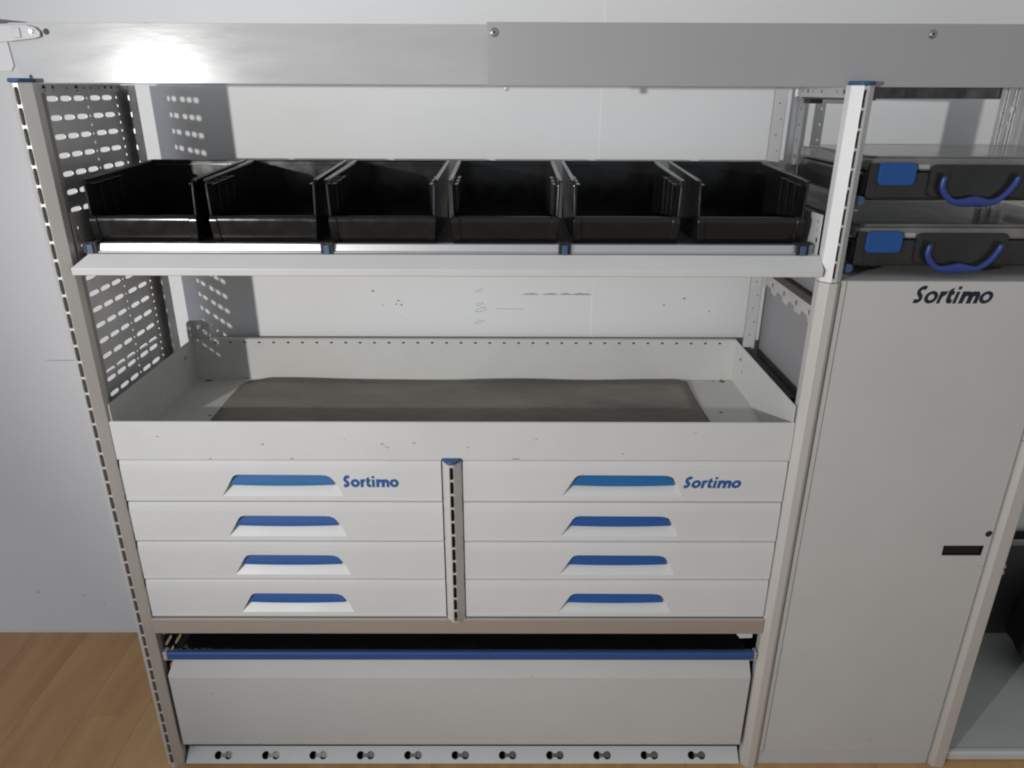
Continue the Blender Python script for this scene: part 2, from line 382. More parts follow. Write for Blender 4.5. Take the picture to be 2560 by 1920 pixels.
screw(beam2, -.0232, 1.4728, .0165); screw(beam2, .637, 1.4725, .0165)
for x, z, r in ((-.697, 1.4714, .0045), (-.735, 1.4088, .0028)):
    MB().cyl((x, .0200, z), r, -.0003, 'y', 16).obj('hole', M_DARK, beam)
MB().cyl((-.0045, .022, 1.3945), .004, .010, 'y', 10).obj('bolt_end', M_RAIL, beam2, bevel=.001)
# corner bracket on the left end
br = [(-.83, 1.4780), (-.722, 1.4800), (-.7105, 1.4772), (-.7040, 1.4708), (-.7050, 1.4642), (-.7130, 1.4618), (-.760, 1.4565), (-.83, 1.4480)]
brk = MB().plate(br, [], 'y', .0150, .0185).obj('corner_bracket', M_ALU2, rack, bevel=.0008)
box('raised_band', M_ALU2, brk, -.744, -.733, .0135, .0152, 1.4625, 1.4765, bevel=.0006)
screw(brk, -.7160, 1.4712, .0150, .0042)
MB().plate([(-.785, 1.462), (-.7565, 1.460), (-.7545, 1.424), (-.7600, 1.4165), (-.785, 1.4165)], [], 'y', .0160, .0190).obj('end_plate', M_ALU2, rack, bevel=.0008)
MB().plate([(-.84, 1.4955), (-.745, 1.4865), (-.725, 1.4845), (-.84, 1.4795)], [], 'y', .0190, .0300).obj('edge_strip', M_NAVY, rack)

# ---- upper shelf with rounded lip, clip rail and end plates
prof = [(-.006, 1.1045), (-.0105, 1.1060), (-.0118, 1.1175), (.0105, 1.1372), (.034, 1.1380), (.034, 1.1500), (.30, 1.1500), (.30, 1.1485), (.0355, 1.1485), (.0355, 1.1365),
        (.012, 1.1350), (-.0095, 1.1170), (-.0085, 1.1075), (.30, 1.1072), (.30, 1.1045)]
mb = MB(); mb.prism(prof, 'x', -.7215, .5195)
for v in mb.bm.verts:
    if v.co.x < -.70 and v.co.y < .02: v.co.x += max(0, (v.co.z-1.1175))*1.15
shelf = mb.obj('shelf', M_PAINT, rack, bevel=.0012)
shelf['label'] = 'upper shelf with folded white lip'
rl = MB().prism([(.0145, 1.1385), (.0145, 1.1405), (.0182, 1.1412), (.0215, 1.1525), (.0315, 1.1530), (.0315, 1.1385)], 'x', -.686, .486).obj('clip_rail', M_RAIL, shelf, bevel=.0005)
for i, x in enumerate((-.6955, -.3035, .0925, .4895)):
    c = MB().box(x-.0105, x+.0105, .0165, .034, 1.1495, 1.1560).box(x-.0105, x-.0045, .0125, .0165, 1.1375, 1.1545).box(x+.0045, x+.0105, .0125, .0165, 1.1375, 1.1545).obj('clip', M_BLACKMAT, shelf, bevel=.0012)
    box('clip_tab', M_CLIP, c, x-.0048, x+.0048, .0095, .0145, 1.1370, 1.1530, bevel=.001)
epo = [(.019, 1.118), (.32, 1.118), (.32, 1.195), (.019, 1.203)]
for xx, s in ((-.7225, 1), (.5155, -1)):
    hh = [circ(.034, 1.190, .0035, 10), circ(.034, 1.176, .003, 10), circ(.030, 1.160, .0055, 12), circ(.034, 1.146, .003, 10), circ(.034, 1.135, .003, 10)]
    o = MB().plate(epo, hh, 'x', xx, xx+.0015).obj('end_plate', M_FLANGE if s > 0 else M_PAINT, shelf)

# ---- deep tray
TX0, TX1, TYB = -.719, .5165, .376
tray_front = MB().prism([(.0, .7575), (.0, .8325), (.0035, .8345), (.0060, .8325), (.0060, .8300), (.0025, .8295), (.0025, .7575)], 'x', -.7225, .5190).obj('tray', M_PAINT, rack, bevel=.0006)
tray = tray_front; tray['label'] = 'deep white open tray above the drawers'
box('tray_floor', M_TRAY, tray, TX0, TX1, .003, TYB, .768, .770)
nh = 39; x0h = -.598-.0336*2
cols = []; xs = [x0h+i*.0327 for i in range(nh) if x0h+i*.0327 < .48]
edges = [TX0]+[(xs[i]+xs[i+1])/2 for i in range(len(xs)-1)]+[TX1]
for i, xx in enumerate(xs): cols.append((edges[i], edges[i+1], [(xx, .8585, .0062, .0040, 5)]))
MB().perf(cols, .770, .8655, lambda u, z: (u, TYB, z)).obj('tray_back', M_TRAY, tray, solid=.0012)
box('tray_back_rim', M_TRAY, tray, TX0, TX1, TYB-.0005, TYB+.010, .8655, .8668)
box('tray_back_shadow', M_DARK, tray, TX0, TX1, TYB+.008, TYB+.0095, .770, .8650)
for xx, d in ((TX0, .0015), (TX1, -.0015)):
    hh = [circ(.30+.0, .832, .0028, 8), circ(.235, .845, .0020, 8), circ(.237, .833, .0020, 8), circ(.238, .820, .0020, 8), circ(.24, .808, .0020, 8), circ(.19, .803, .002, 8), circ(.13, .80, .002, 8), circ(.31, .815, .0035, 8)]
    MB().plate([(.003, .7700), (TYB, .7700), (TYB, .8668), (.003, .8668)], hh, 'x', xx, xx+d).obj('tray_side', M_TRAY, tray, bevel=.0003)
for xx in (TX0+.0012, TX1-.0012-.0005):
    MB().cyl((xx, .325, .838), .0035, .0028 if xx < 0 else -.0028, 'x', 12).obj('bolt', M_STEEL, tray)
for (cx, cy, rx, ry) in ((.4905, .362, .0075, .004), (.470, .362, .003, .0016), (.442, .190, .004, .003), (-.690, .362, .009, .005), (-.614, .170, .004, .0025), (.4915, .371, .004, .003)):
    pts = [(cx+rx*random.uniform(.7, 1.1)*math.cos(t), cy+ry*random.uniform(.7, 1.1)*math.sin(t)) for t in [2*math.pi*i/10 for i in range(10)]]
    MB().plate(pts, [], 'z', .7701, .7705).obj('dirt_spot', M_DARK if rx < .008 else M_STAIN, tray)
# bracket piece in the rear left corner of the tray
MB().plate([(.352, .8668), (.352, .905), (.358, .912), (.374, .912), (.382, .905), (.382, .8668)], [circ(.366, .895, .004, 8), circ(.366, .879, .003, 8)], 'x', -.716, -.714).obj('corner_plate', M_ZINC, tray)
MB().plate([(-.716, .8668), (-.716, .908), (-.690, .908), (-.678, .900), (-.678, .8668)], [circ(-.700, .895, .0038, 8), circ(-.690, .880, .003, 8)], 'y', .382, .3835).obj('corner_plate', M_ZINC, tray)
# paint scuffs on the tray front
def chip(x, z, rx, rz, m=M_MARKD, y=.0, par=None, n=8):
    pts = [(x+rx*random.uniform(.4, 1.2)*math.cos(t), z+rz*random.uniform(.3, 1.2)*math.sin(t)) for t in [2*math.pi*i/n for i in range(n)]]
    return MB().plate(pts, [], 'y', y-.0003, y+.0001).obj('scuff', m, par or tray)
for c in ((-.232, .7905, .004, .0012), (-.226, .7850, .0012, .003), (-.2205, .7835, .001, .002), (-.173, .793, .0035, .0010), (-.075, .784, .003, .0008), (-.45, .790, .004, .001),
          (.05, .800, .005, .0006), (.015, .7605, .009, .0014), (-.40, .7600, .004, .0012), (-.55, .7598, .003, .0009), (.34, .815, .003, .0005), (-.64, .805, .004, .0007), (.21, .772, .003, .0006), (-.30, .8, .0015, .001)):
    chip(*c)

# ---- drawers
ZB = [(.6700, .7556), (.5812, .6662), (.4922, .5772), (.4008, .4882)]
def drawer(x0, x1, z0, z1, hx, m_blue, italic, logo):
    H = z1-z0; y0 = .0
    zt, zb = z1-.0190, z0+.0095
    bl, br_ = hx-.115, hx+.115          # lower corners of the scoop
    tl, tr = bl+.025, br_-.036
    zs0, zs1 = z0+.0105, z0+.0560
    hole = [(bl, zs0), (br_-.003, zs0), (br_-.012, zs0+.024), (tr+.012, zs1-.0045), (tr+.004, zs1-.001), (tr-.006, zs1), (tl+.010, zs1+.0008), (tl+.003, zs1-.0012), (tl-.002, zs1-.006)]
    mb = MB(); mb.plate([(x0, zb), (x1, zb), (x1, zt), (x0, zt)], [hole], 'y', y0, y0)
    bm = mb.bm
    # rolled top band and turned-in bottom edge
    def quad(a, b, c, d): bm.faces.new([bm.verts.new(p) for p in (a, b, c, d)])
    pz = [(y0, zt), (y0+.0004, zt+.005), (y0+.0010, zt+.011), (y0+.0020, z1-.0022), (y0+.0032, z1-.0006), (y0+.0050, z1)]
    for (ya, za), (yb, zb_) in zip(pz, pz[1:]): quad((x0, ya, za), (x1, ya, za), (x1, yb, zb_), (x0, yb, zb_))
    quad((x0, y0+.0050, z1), (x1, y0+.0050, z1), (x1, .0075, z1), (x0, .0075, z1)); quad((x0, .0075, z1), (x1, .0075, z1), (x1, .0075, z1-.004), (x0, .0075, z1-.004))
    quad((x0, y0, zb), (x1, y0, zb), (x1, y0-.0006, z0+.0020), (x0, y0-.0006, z0+.0020))
    quad((x0, y0-.0006, z0+.0020), (x1, y0-.0006, z0+.0020), (x1, y0, z0), (x0, y0, z0))
    quad((x0, y0, z0), (x1, y0, z0), (x1, .03, z0), (x0, .03, z0))
    for xx in (x0, x1): quad((xx, y0, zb), (xx, y0, zt), (xx, .03, zt), (xx, .03, zb))
    # scoop: ramp rising inwards, side cheeks, roof
    D = .017; zr = zs0+.0245; il, ir = bl+.0165, br_-.020
    quad((bl, y0, zs0), (br_-.003, y0, zs0), (ir, y0+D, zr), (il, y0+D, zr))
    back = [(il, y0+D, zr), (ir, y0+D, zr), (ir, y0+D, zr), (tr+.012, y0+D, zs1-.0045), (tr+.004, y0+D, zs1-.001), (tr-.006, y0+D, zs1), (tl+.010, y0+D, zs1+.0008), (tl+.003, y0+D, zs1-.0012), (tl-.002, y0+D, zs1-.006)]
    n = len(hole)
    for i in range(1, n):
        j = (i+1) % n; a, b = hole[i], hole[j]; c, d = back[j], back[i]
        pts = [(a[0], y0, a[1]), (b[0], y0, b[1]), c, d]
        seen = []; [seen.append(p) for p in pts if p not in seen]
        if len(seen) > 2: bm.faces.new([bm.verts.new(p) for p in seen])
    dr = mb.obj('drawer', M_DRAWER, rack)
    bk = [(il, zr-.003), (ir, zr-.003), (tr+.013, zs1-.004), (tr+.005, zs1), (tl+.006, zs1+.001), (tl-.003, zs1-.005)]
    # blue grip: convex strip that closes the scoop
    g = MB(); N = 14; V = []
    for i in range(N+1):
        t = i/N; row = []
        for s in range(5):
            q = s/4
            lx = (il-.0035)*(1-q)+(tl)*q; rx = (ir+.002)*(1-q)+(tr+.006)*q
            if s == 4: lx += .004; rx -= .004
            bow = .0028*(1-(2*t-1)**2)
            z = (zr-.0015-bow*.8)*(1-q)+(zs1+.0003+bow*.25)*q
            row.append(g.bm.verts.new((lx+(rx-lx)*t, y0+.0030+.0105*q**1.3, z)))
        V.append(row)
    for i in range(N):
        for s in range(4): g.bm.faces.new((V[i][s], V[i+1][s], V[i+1][s+1], V[i][s+1]))
    g.obj('handle', m_blue, dr, smooth=False, solid=.0012)
    box('drawer_box', M_DARK, dr, x0+.004, x1-.004, .0095, .33, z1-.020, z1-.006)  # body coloured near-black so the gap above it looks shaded
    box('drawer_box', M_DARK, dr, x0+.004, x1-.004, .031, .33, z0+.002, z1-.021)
    if logo: logo_mesh(logo[0], logo[1], logo[2], logo[3], logo[4], y0-.0004, M_PRINT).parent = dr
    return dr

def sm(pts, k=5):
    out = []; n = len(pts)
    for i in range(n-1):
        p0, p1, p2, p3 = pts[max(0, i-1)], pts[i], pts[i+1], pts[min(n-1, i+2)]
        for j in range(k):
            t = j/k
            out.append(tuple(.5*((2*p1[a])+(-p0[a]+p2[a])*t+(2*p0[a]-5*p1[a]+4*p2[a]-p3[a])*t*t+(-p0[a]+3*p1[a]-3*p2[a]+p3[a])*t**3) for a in (0, 1)))
    out.append(pts[-1]); return out
def logo_mesh(x0, x1, z0, z1, shear, y, m, wgt=1.0):
    """the word Sortimo, drawn letter by letter"""
    glyphs = []
    S = sm([(.57, .84), (.40, .875), (.22, .80), (.165, .64), (.27, .50), (.40, .38), (.43, .24), (.31, .135), (.05, .125)])
    w = .135*wgt; L_, R_ = [], []
    for i, p in enumerate(S):
        a = S[max(0, i-1)]; b = S[min(len(S)-1, i+1)]; d = Vector((b[0]-a[0], b[1]-a[1])).normalized(); n = Vector((-d.y, d.x))
        L_.append((p[0]+n.x*w, p[1]+n.y*w)); R_.append((p[0]-n.x*w, p[1]-n.y*w))
    glyphs.append((0, L_+R_[::-1], []))
    def O(off):
        e = lambda rx, rz: [(.42+rx*math.cos(2*math.pi*i/24), .345+rz*math.sin(2*math.pi*i/24)) for i in range(24)]
        glyphs.append((off, e(.415, .35), [e(.415-.275*wgt, .35-.225*wgt)]))
    O(.66)
    glyphs.append((1.55, [(0, .67), (.47, .68), (.40, .46), (.30, .42), (.26*wgt+.01, .30), (.26*wgt, 0), (0, 0)], []))
    glyphs.append((2.07, [(0, .70), (.10, .80), (.27, .88), (.27, .68), (.39, .68), (.39, .47), (.27, .47), (.28, .28), (.33, .22), (.43, .22), (.43, 0), (.20, 0), (.06, .10), (.015, .26), (.01, .48), (0, .5)], []))
    glyphs.append((2.58, [(0, 0), (.26*wgt, 0), (.26*wgt, .66), (0, .66)], []))
    glyphs.append((2.58, [(0, .77), (.26*wgt, .77), (.26*wgt, .95), (0, .95)], []))
    glyphs.append((2.96, [(0, 0), (0, .67), (.42, .68), (.58, .64), (.72, .68), (1.0, .67), (1.13, .60), (1.19, .46), (1.19, 0), (.93, 0), (.93, .36), (.87, .43), (.79, .36), (.77, 0), (.48, 0), (.48, .36), (.42, .43), (.30, .38), (.27, 0)], []))
    O(4.17)
    sx = (x1-x0)/(5.0+shear*.8); sz = (z1-z0)/.99
    T = lambda off, p: (x0+(off+p[0]+shear*p[1])*sx, z0+p[1]*sz)
    mb = MB()
    for off, o, hs in glyphs: mb.plate([T(off, p) for p in o], [[T(off, p) for p in h] for h in hs], 'y', y, y+.0003)
    return mb.obj('lettering', m)

for i, (z0, z1) in enumerate(ZB):
    mb_ = M_BLUE_LIT if i == 0 else M_BLUE
    dl = drawer(-.7205, -.1260, z0, z1, -.424, mb_, False, (-.3097, -.2059, .7004, .7252, 0) if i == 0 else None)
    d2 = drawer(-.0855, .5175, z0, z1, .2150, mb_, True, (.3265, .4375, .6995, .7240, .22) if i == 0 else None)
    if i == 0:
        d2['label'] = 'top right drawer with slanted blue lettering'; dl['label'] = 'top left drawer with upright blue lettering'
        chip(-.202, .6735, .0028, .0018, M_MARK, par=dl)
# dark carcass behind the drawers
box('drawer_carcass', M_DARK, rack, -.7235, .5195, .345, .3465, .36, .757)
for xx in (-.7234, .5183): box('carcass_side', M_ZINC, rack, xx, xx+.0012, .02, .345, .36, .757)
box('gap_shade', M_BLACKMAT, rack, -.722, .519, .0305, .0315, .397, .7575)  # black sheet added to darken the drawer gaps in place of shade
# ---- cross rail under the drawers
MB().prism([(.0, .3970), (-.0045, .3958), (-.0045, .3615), (-.001, .3580), (.030, .3580), (.030, .3600), (.002, .3605), (.000, .3632), (.0, .3945), (.03, .3950), (.03, .3970)], 'x', -.7230, .5190).obj('cross_rail', M_CROSS, rack, bevel=.0006)
# ---- bottom flap box with blue bar
flap = MB().prism([(.003, .0485), (.000, .0505), (.000, .2400), (.0015, .2440), (.0150, .2850), (.0170, .2865), (.030, .2865), (.030, .2845), (.018, .2840), (.003, .2430), (.0025, .0520), (.30, .0520), (.30, .0485)], 'x', -.7165, .5125)
for v in flap.bm.verts:
    if v.co.z > .246 and v.co.y < .031:
        s = (v.co.z-.244)/.042
        v.co.x += .0150*s if v.co.x < 0 else -.0050*s
flap = flap.obj('front_flap', M_DOOR, rack, bevel=.0012)
flap['label'] = 'wide grey-white box front at the bottom'
bar = MB().prism([(-.003, .2915), (-.005, .2930), (-.005, .3085), (-.003, .3105), (.0035, .3110), (.0035, .2915)], 'x', -.7080, .5110).obj('blue_bar', M_BLUEBAR, flap, bevel=.001)
for a_, b_ in ((-.7160, -.7075), (.5105, .5165)): box('bar_end', M_ZINC, bar, a_, b_, -.004, .012, .2900, .3105, bevel=.001)
box('bar_ledge', M_PAINT, flap, -.7150, .5150, .0, .030, .2872, .2905, bevel=.0004)
for c_ in ((-.6325, .196, .0022, .002), (-.150, .190, .0022, .0018), (.12, .10, .001, .001), (-.40, .08, .0015, .0008), (.36, .15, .002, .0005), (.05, .2425, .004, .0008), (-.55, .0535, .006, .001), (.30, .0530, .008, .001)):
    chip(*c_, m=M_MARK, par=flap)
# inside of the box: dark liner, side plates
box('box_floor', M_BLACKMAT, flap, -.712, .510, .034, .335, .056, .058)
box('box_back', M_BLACK, flap, -.712, .510, .335, .337, .056, .34)
box('box_liner', M_BLACK, flap, -.700, .500, .020, .335, .300, .302)
MB().plate([(-.7160, .3300), (-.7160, .3560), (-.676, .3560), (-.672, .350), (-.690, .345), (-.695, .330)], [], 'y', .05, .0515).obj('corner_plate', M_ZINC, rack)
box('corner_tab', M_RAIL, rack, -.6925, -.6895, .045, .0475, .318, .345)
MB().plate([(.4550, .3560), (.4730, .3430), (.4850, .3280), (.5100, .3290), (.5110, .3470), (.4860, .3480), (.4835, .3560)], [], 'y', .020, .022).obj('corner_plate', M_PAINT, rack, bevel=.0006)
# ---- sill with paired round slots, leaning back towards the box
holes = []
LS = .0352                                      # slant length of the sill face
for i in range(11):
    c = -.6390+i*.10625; v = .0165; r = .0086
    h = []
    for a in range(28, 333, 19): h.append((c+.0113-r*math.cos(math.radians(a)), v-r*math.sin(math.radians(a))))
    for a in range(28, 333, 19): h.append((c-.0113+r*math.cos(math.radians(a)), v+r*math.sin(math.radians(a))))
    holes.append(h)
kick = MB().plate([(-.7190, 0), (.5165, 0), (.5165, LS), (-.7190, LS)], holes, 'y', 0, .0014)
ca, sa_ = .656, .755                            # rise and run of the slanting face
for v in kick.bm.verts:
    q, t = v.co.z, v.co.y
    v.co = Vector((v.co.x, -.0010+q*sa_+t*ca, ZF+.0006+q*ca-t*sa_))
kick = kick.obj('sill', M_PAINT, rack)
for i in range(11):
    c = -.6390+i*.10625
    b = MB().cyl((c+.0128, .0022, .0182), .0068, .0030, 'y', 14).box(c-.0060, c+.0060, .0016, .0024, .008, .025)
    for v in b.bm.verts:
        q, t = v.co.z, v.co.y
        v.co = Vector((v.co.x, -.0010+q*sa_+t*ca, ZF+.0006+q*ca-t*sa_))
    b.obj('bolt_head', M_DIRTY, kick)
box('sill_shade_sheet', M_DARK, kick, -.716, .512, .006, .20, ZF+.0002, ZF+.0008)
box('sill_shade_sheet', M_DARK, kick, -.716, .512, .0300, .0310, ZF+.001, .060)  # dark sheet standing in for the shade between sill and flap

# parts that belong to the rack keep their place when its base is moved
rack_off = rack.location.copy()
for o in list(bpy.data.objects):
    if o.parent == rack: o.location = o.location - rack_off

# ------------------------------------------------------------------ loose liners
def mat_mesh(x0, x1, y0, y1, z, name, m):
    nx, ny = 40, 10; mb = MB(); V = []
    for i in range(nx+1):
        row = []
        for j in range(ny+1):
            u = i/nx; v = j/ny; X = x0+(x1-x0)*u; Y = y0+(y1-y0)*v
            if j == ny: Y += .004*math.sin(u*9)+.002*math.sin(u*23)
            cr = .012*max(0, v-.55)*(math.sin(u*12.5+.6)*.5+.5)*.9
            if v == 1 and (u < .03 or u > .985): Y -= .012
            if i == 0: X += .010*(v > .9)
            row.append(mb.bm.verts.new((X+.0015*math.sin(v*7)*(u in (0, 1)), Y, z+.0012+cr*.8)))
        V.append(row)
    for i in range(nx):
        for j in range(ny): mb.bm.faces.new((V[i][j], V[i+1][j], V[i+1][j+1], V[i][j+1]))
    return mb.obj(name, m, None, smooth=True, solid=.0016)
rm = mat_mesh(-.603, .406, .012, .3640, .7705, 'rubber_mat', M_MAT)
tag(rm, 'stained grey-brown rubber mat lying in the deep open tray', 'mat')
tag(box('shelf_liner', M_BLACKMAT, None, -.716, .511, .0345, .300, 1.1502, 1.1525), 'thin black liner under the row of black bins', 'liner')

# ------------------------------------------------------------------ black bins
def make_bin():
    r = thing('storage_bin', '', 'storage bin', (0, 0, 1.1527), 'black storage bins in a row on the upper shelf')
    w = .0915; t = .0045; Dp = .262
    mb = MB()
    side = [(.006, 0), (.0, .005), (-.0025, .040), (.002, .0445), (.003, .094), (.008, .1005), (.020, .1025), (Dp, .1095), (Dp, 0)]
    for s in (-1, 1):
        a = [(y, z) for y, z in side]
        k = len(mb.bm.verts)
        mb.prism(a, 'x', s*(w-.0035), s*(w-.0035-t))
        mb.bm.verts.ensure_lookup_table()
        for v in mb.bm.verts[k:]: v.co.x += s*.0035*(v.co.z/.11)
    mb.box(-w+.004, w-.004, .004, Dp, 0, t).box(-w+.0015, w-.0015, Dp-t, Dp, 0, .1095)
    mb.obj('shell', M_BLACK, r, bevel=.0019)
    # front wall: recessed label field between two rounded end pillars
    f = MB(); f.prism([(.0035, .002), (.0018, .004), (.0008, .009), (-.0012, .0330), (-.0014, .0365), (-.0006, .0395), (.0010, .0417), (.0032, .0429), (.0052, .0429), (.0068, .0415), (.0050, .004)], 'x', -w+.0155, w-.0155)
    f.obj('front_wall', M_BLACK, r, smooth='angle')
    for s in (-1, 1):
        p = MB(); p.prism([(.0020, .0), (-.0008, .005), (-.0036, .0335), (-.0036, .0370), (-.0024, .0400), (-.0004, .0422), (.0025, .0433), (.0050, .0432), (.0070, .0415), (.006, .002)], 'x', s*(w-.0018), s*(w-.0150))
        for v in p.bm.verts:
            if v.co.z < .012: v.co.x -= s*.0025
        p.obj('front_pillar', M_BLACK, r, bevel=.0016, smooth='angle')
    rim = MB()
    for s in (-1, 1):
        rim.prism([(s*(w-.0035), .0), (s*(w+.0028), .0), (s*(w+.0028), -.0045), (s*(w+.0012), -.0045), (s*(w+.0012), -.0018), (s*(w-.0035), -.0018)], 'y', .010, Dp)
    for v in rim.bm.verts: v.co.z += .1012+(v.co.y-.010)/(Dp-.01)*.0093
    rim.box(-w, w, Dp-.003, Dp+.006, .1075, .1105)
    rim.obj('rim', M_BLACK, r, bevel=.0005)
    lg = MB()
    for s in (-1, 1):
        for k in range(3):
            y0 = .014+k*.034; z = .0925+k*.0012
            MB().box(s*(w-.0070), s*(w-.0125), y0, y0+.031, z, z+.0012).obj('inner_ledge', M_BLACK, r, bevel=.0003)
    lg.box(-w+.006, w-.006, Dp-.012, Dp-.002, .1010, .1022)
    lg.obj('inner_ledge', M_BLACK, r, bevel=.0003)
    for s in (-1, 1):
        for k in range(3):
            MB().box(s*(w-.0070), s*(w-.0108), .040+k*.034, .0425+k*.034, .012, .0925+k*.0012).obj('rib', M_BLACK, r, bevel=.0004)
    return r
bin0 = make_bin()
lbls = ['leftmost black open-front plastic bin, beside the perforated side panel',
        'black plastic bin second from the perforated side panel',
        'black plastic bin third from left, just right of the second blue clip',
        'black plastic bin seen straight on, left of the third blue clip',
        'black plastic bin right of the third blue clip, three lit ribs inside',
        'rightmost black plastic bin, beside the white end plate and bright post']
bx = [(-.7035, -.5204), (-.5035, -.3208), (-.3037, -.1216), (-.0985, .0847), (.1060, .2880), (.3140, .4965)]
kids = [c for c in bpy.data.objects if c.parent == bin0]
for i, (a, b) in enumerate(bx):
    if i == 0: r = bin0
    else:
        r = bin0.copy(); COL.objects.link(r)
        for c in kids:
            q = c.copy(); COL.objects.link(q); q.parent = r
    r.location = ((a+b)/2, .0385+(.0, .001, .0, -.0005, .002, .001)[i], 1.1527); r['label'] = lbls[i]
    r.rotation_euler = (0, 0, math.radians((0, .2, -.3, .1, .3, -.2)[i]))

# ------------------------------------------------------------------ locker cabinet to the right
cab = thing('locker_cabinet', 'tall grey-white locker with a black finger recess and dark blue lettering on its door', 'cabinet', (.75, .15, ZF))
C0 = len(bpy.data.objects)
before = set(bpy.data.objects)
door = MB().plate([(.5680, .0290), (.9365, .0290), (.9365, 1.0965), (.5680, 1.0965)], [[(.8475, .5490), (.9260, .5490), (.9266, .5725), (.8468, .5725)], circ(.9290, .5990, .0072, 18)], 'y', .0, .0015).obj('door', M_DOOR, cab)
box('finger_recess', M_BLACK, door, .845, .929, .0055, .0065, .546, .576)
MB().cyl((.929, .0015, .599), .0075, .008, 'y', 16).obj('lock_hole', M_DARK, door)
for c_ in ((.905, .20, .006, .0007), (.924, .178, .004, .0006), (.930, .525, .008, .0008), (.895, .522, .004, .0007), (.70, .40, .002, .0008), (.64, .12, .003, .0008), (.80, .065, .008, .0009), (.58, .6, .0012, .002)):
    chip(*c_, m=M_MARK, par=door)
box('hinge_strip', M_DOOR, door, .5575, .5668, .0008, .003, .0290, 1.0965)
box('door_inner', M_DARK, door, .566, .9375, .007, .008, .03, 1.09)
logo_mesh(.6825, .8210, 1.0588, 1.0900, .25, -.0004, M_NAVY, .82).parent = door
box('plinth', M_DOOR, cab, .5575, .9365, .0010, .0030, ZF, .0275)
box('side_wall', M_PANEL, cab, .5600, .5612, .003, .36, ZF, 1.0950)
box('side_wall', M_DOOR, cab, .9400, .9412, .003, .36, ZF, 1.0950)
box('cabinet_top', M_DOOR, cab, .5600, .9412, .004, .36, 1.0952, 1.0968)
box('cabinet_back', M_DOOR, cab, .5612, .9400, .358, .36, ZF, 1.095)
# right post of the locker
c = .9590
pz = MB().prism([(.9415, .018), (.9415, .0005), (.9475, -.010), (.9700, -.010), (.9760, .0005), (.9760, .018)], 'z', ZF, .7985).obj('post', M_POST, cab, bevel=.0006)
post(cab, .9415, .9775, .8, 1.4010)
for z in (.52, .506): MB().cyl((.9765, .006, z), .0055, .006, 'x', 10).obj('bolt', M_STEEL, cab)
# rear posts and rails above the cabinet
hs = [circ(.560, 1.385-i*.0297, .003, 8) for i in range(10)]
MB().plate([(.5560, 1.09), (.5640, 1.09), (.5640, 1.4), (.5560, 1.4)], [], 'y', .330, .3315).obj('rear_post', M_RAIL, cab)
MB().plate([(.5665, 1.09), (.5800, 1.09), (.5800, 1.4), (.5665, 1.4)], [circ(.573, 1.39-i*.0297, .0025, 8) for i in range(10)], 'y', .334, .3355).obj('rear_post', M_ZINC, cab)
hh = [circ(y, 1.3915, r, 10) for y, r in ((.055, .003), (.085, .004), (.115, .005), (.145, .003), (.21, .004), (.25, .003), (.275, .0045), (.30, .0045))]
MB().plate([(.02, 1.3820), (.33, 1.3820), (.33, 1.3995), (.02, 1.3995)], hh, 'x', .5590, .5605).obj('side_rail', M_ZINCW, cab)
box('side_rail_edge', M_BROWN, cab, .5590, .5750, .03, .30, 1.3790, 1.3815)
box('black_block', M_BLACKMAT, cab, .575, .600, .300, .330, 1.3700, 1.3830, bevel=.001)
MB().plate([(.019, 1.098), (.046, 1.098), (.046, 1.3820), (.019, 1.3820)], [circ(.033, 1.37-i*.0148, .0022, 8) for i in range(18)], 'x', .5575, .5590).obj('front_flange', M_ZINC, cab)
box('rear_rail', M_DIRTY, cab, .58, .968, .328, .332, 1.3790, 1.4000, bevel=.0008)
for a_, b_ in ((.9660, .9750), (.9860, .9960)):
    MB().plate([(a_, 1.09), (b_, 1.09), (b_, 1.4), (a_, 1.4)], [], 'y', .318, .3195).obj('rear_post', M_RAIL, cab)
MB().plate([(.955, 1.09), (1.01, 1.09), (1.01, 1.4), (.955, 1.4)], [circ(.9805, 1.36, .006, 10), circ(.962, 1.352, .003, 8), circ(.978, 1.335, .004, 8), circ(.962, 1.33, .0025, 8)], 'y', .3225, .324).obj('rear_post', M_ZINC, cab)
# guides for the upper case
for x0 in (.5605, 1.0150):
    MB().box(x0, x0+.012, .02, .32, 1.2100, 1.2120).box(x0, x0+.0015, .02, .32, 1.2120, 1.2230).obj('case_guide', M_ZINC, cab)
for z in (1.2270, 1.1160):
    MB().cyl((.5700, .020, z), .0075, -.010, 'y', 14).obj('roller', M_CLIP, cab, bevel=.001)
off = cab.location.copy()
for o in bpy.data.objects:
    if o.parent == cab: o.location = o.location-off

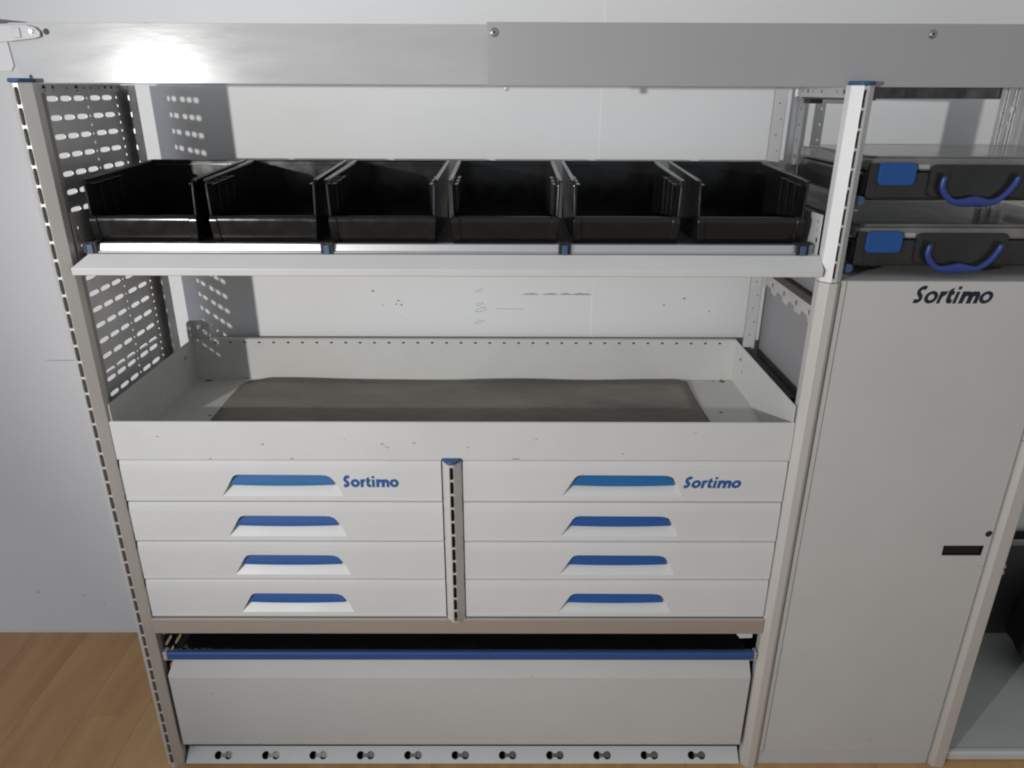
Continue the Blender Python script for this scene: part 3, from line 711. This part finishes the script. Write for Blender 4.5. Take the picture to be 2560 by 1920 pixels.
# ------------------------------------------------------------------ organiser cases
def make_case(z, label):
    r = thing('organiser_case', label, 'case', (.79, .18, z), 'organiser cases stacked above the locker')
    X0, X1, Y0, Y1 = -.212, .225, -.148, .150
    def shell(x0, x1, y0, y1, z0, z1, rad=.012):
        mb = MB(); mb.prism(rrect(x0, x1, y0, y1, rad, 4), 'z', z0, z1); return mb
    shell(X0, X1, Y0, Y1, 0, .046).obj('body', M_CASE, r, bevel=.0055)
    lid = shell(X0+.001, X1-.001, Y0+.001, Y1-.001, .047, .066).obj('lid', M_LID, r, bevel=.004)
    shell(X0+.012, X1-.012, Y0+.014, Y1-.012, .0655, .0695, .015).obj('lid_panel', M_LID, lid, bevel=.0015)
    # centre block behind the handle, then corner blocks
    MB().prism(rrect(-.105, .050, .006, .058, .010), 'y', Y0-.004, Y0+.004).obj('handle_block', M_CASE, r, bevel=.0015)
    for a_, b_ in ((X0+.006, X0+.022), (X1-.022, X1-.006)):
        MB().prism(rrect(a_, b_, .003, .060, .004), 'y', Y0-.003, Y0+.004).obj('corner_block', M_CASE, r, bevel=.0012)
    for a_ in (-.1905, .120):
        l = MB(); l.prism(rrect(a_, a_+.0605, .0250, .0605, .008), 'y', Y0-.0075, Y0+.001); l.obj('latch', M_BLUE, r, bevel=.0018)
        box('latch_label', M_ALU2, r, a_+.064, a_+.083, Y0-.0008, Y0+.001, .051, .0575)
    # handle: blue loop hanging from two pivots, thicker in the middle
    xl, xr = -.0860, .0265; zt, zb = .0400, -.0020
    c = (xl+xr)/2
    pts = sm([(xl, zt), (xl-.001, zt-.016), (xl+.006, zb+.014), (xl+.020, zb+.003), (c-.018, zb+.001), (c, zb+.003), (c+.018, zb+.001), (xr-.022, zb+.003), (xr-.006, zb+.016), (xr+.004, zt-.010), (xr+.007, zt)], 4)
    rad = []
    for px, pz in pts:
        g = math.exp(-((px-c)/.024)**2); rad.append((.0046+.0040*g, .0044))
    MB().tube([(px, Y0-.013, pz) for px, pz in pts], rad, 10).obj('handle', M_NAVYBLUE, r, smooth=True)
    for px in (xl, xr+.007): MB().cyl((px, Y0-.003, zt), .0050, -.012, 'y', 12).obj('pivot', M_CASE, r, bevel=.001)
    return r
make_case(1.1145, 'lower black organiser case with blue latch, resting on the locker top')
make_case(1.2250, 'upper black organiser case with blue latch, hanging just under the top beam')

# ------------------------------------------------------------------ low bay at the far right
bay = thing('open_bay', 'low open floor bay at the right edge with pale floor plate', 'storage bay', (1.2, .2, ZF))
box('floor_plate', M_GREYFLOOR, bay, .9790, 1.75, .012, .400, .0130, .0150)
MB().prism([(.010, ZF), (.006, .000), (.006, .0150), (.010, .0185), (.020, .0185), (.020, ZF)], 'x', .9850, 1.75).obj('front_lip', M_PAINT, bay, bevel=.0015)
box('back_panel', M_BAYBACK, bay, .9790, 1.75, .402, .404, .015, .300)
box('back_rail', M_ZINC, bay, .9790, 1.75, .396, .404, .3010, .3180, bevel=.001)
box('back_rail', M_BLACKMAT, bay, .9790, 1.75, .398, .404, .3190, .3420, bevel=.001)
box('side_liner', M_BAYBACK, bay, .9425, .9440, .02, .40, .0, .78)
off = bay.location.copy()
for o in bpy.data.objects:
    if o.parent == bay: o.location = o.location-off
mb = MB()
bmesh.ops.create_icosphere(mb.bm, subdivisions=4, radius=1)
for v in mb.bm.verts:
    n = 1+.04*math.sin(v.co.x*5+v.co.z*4)+.02*math.sin(v.co.y*9+v.co.z*7)
    v.co = Vector((math.copysign(abs(v.co.x)**.7, v.co.x)*.17*n, math.copysign(abs(v.co.y)**.7, v.co.y)*.085*n, math.copysign(abs(v.co.z)**.75, v.co.z)*.135*n))
zmin = min(v.co.z for v in mb.bm.verts)
for v in mb.bm.verts: v.co.z -= zmin
bag = mb.obj('bag', M_BAG, None, smooth=True); bag.location = (1.45, .27, .0152)
tag(bag, 'soft black bag standing in the open floor bay at the right edge', 'bag')
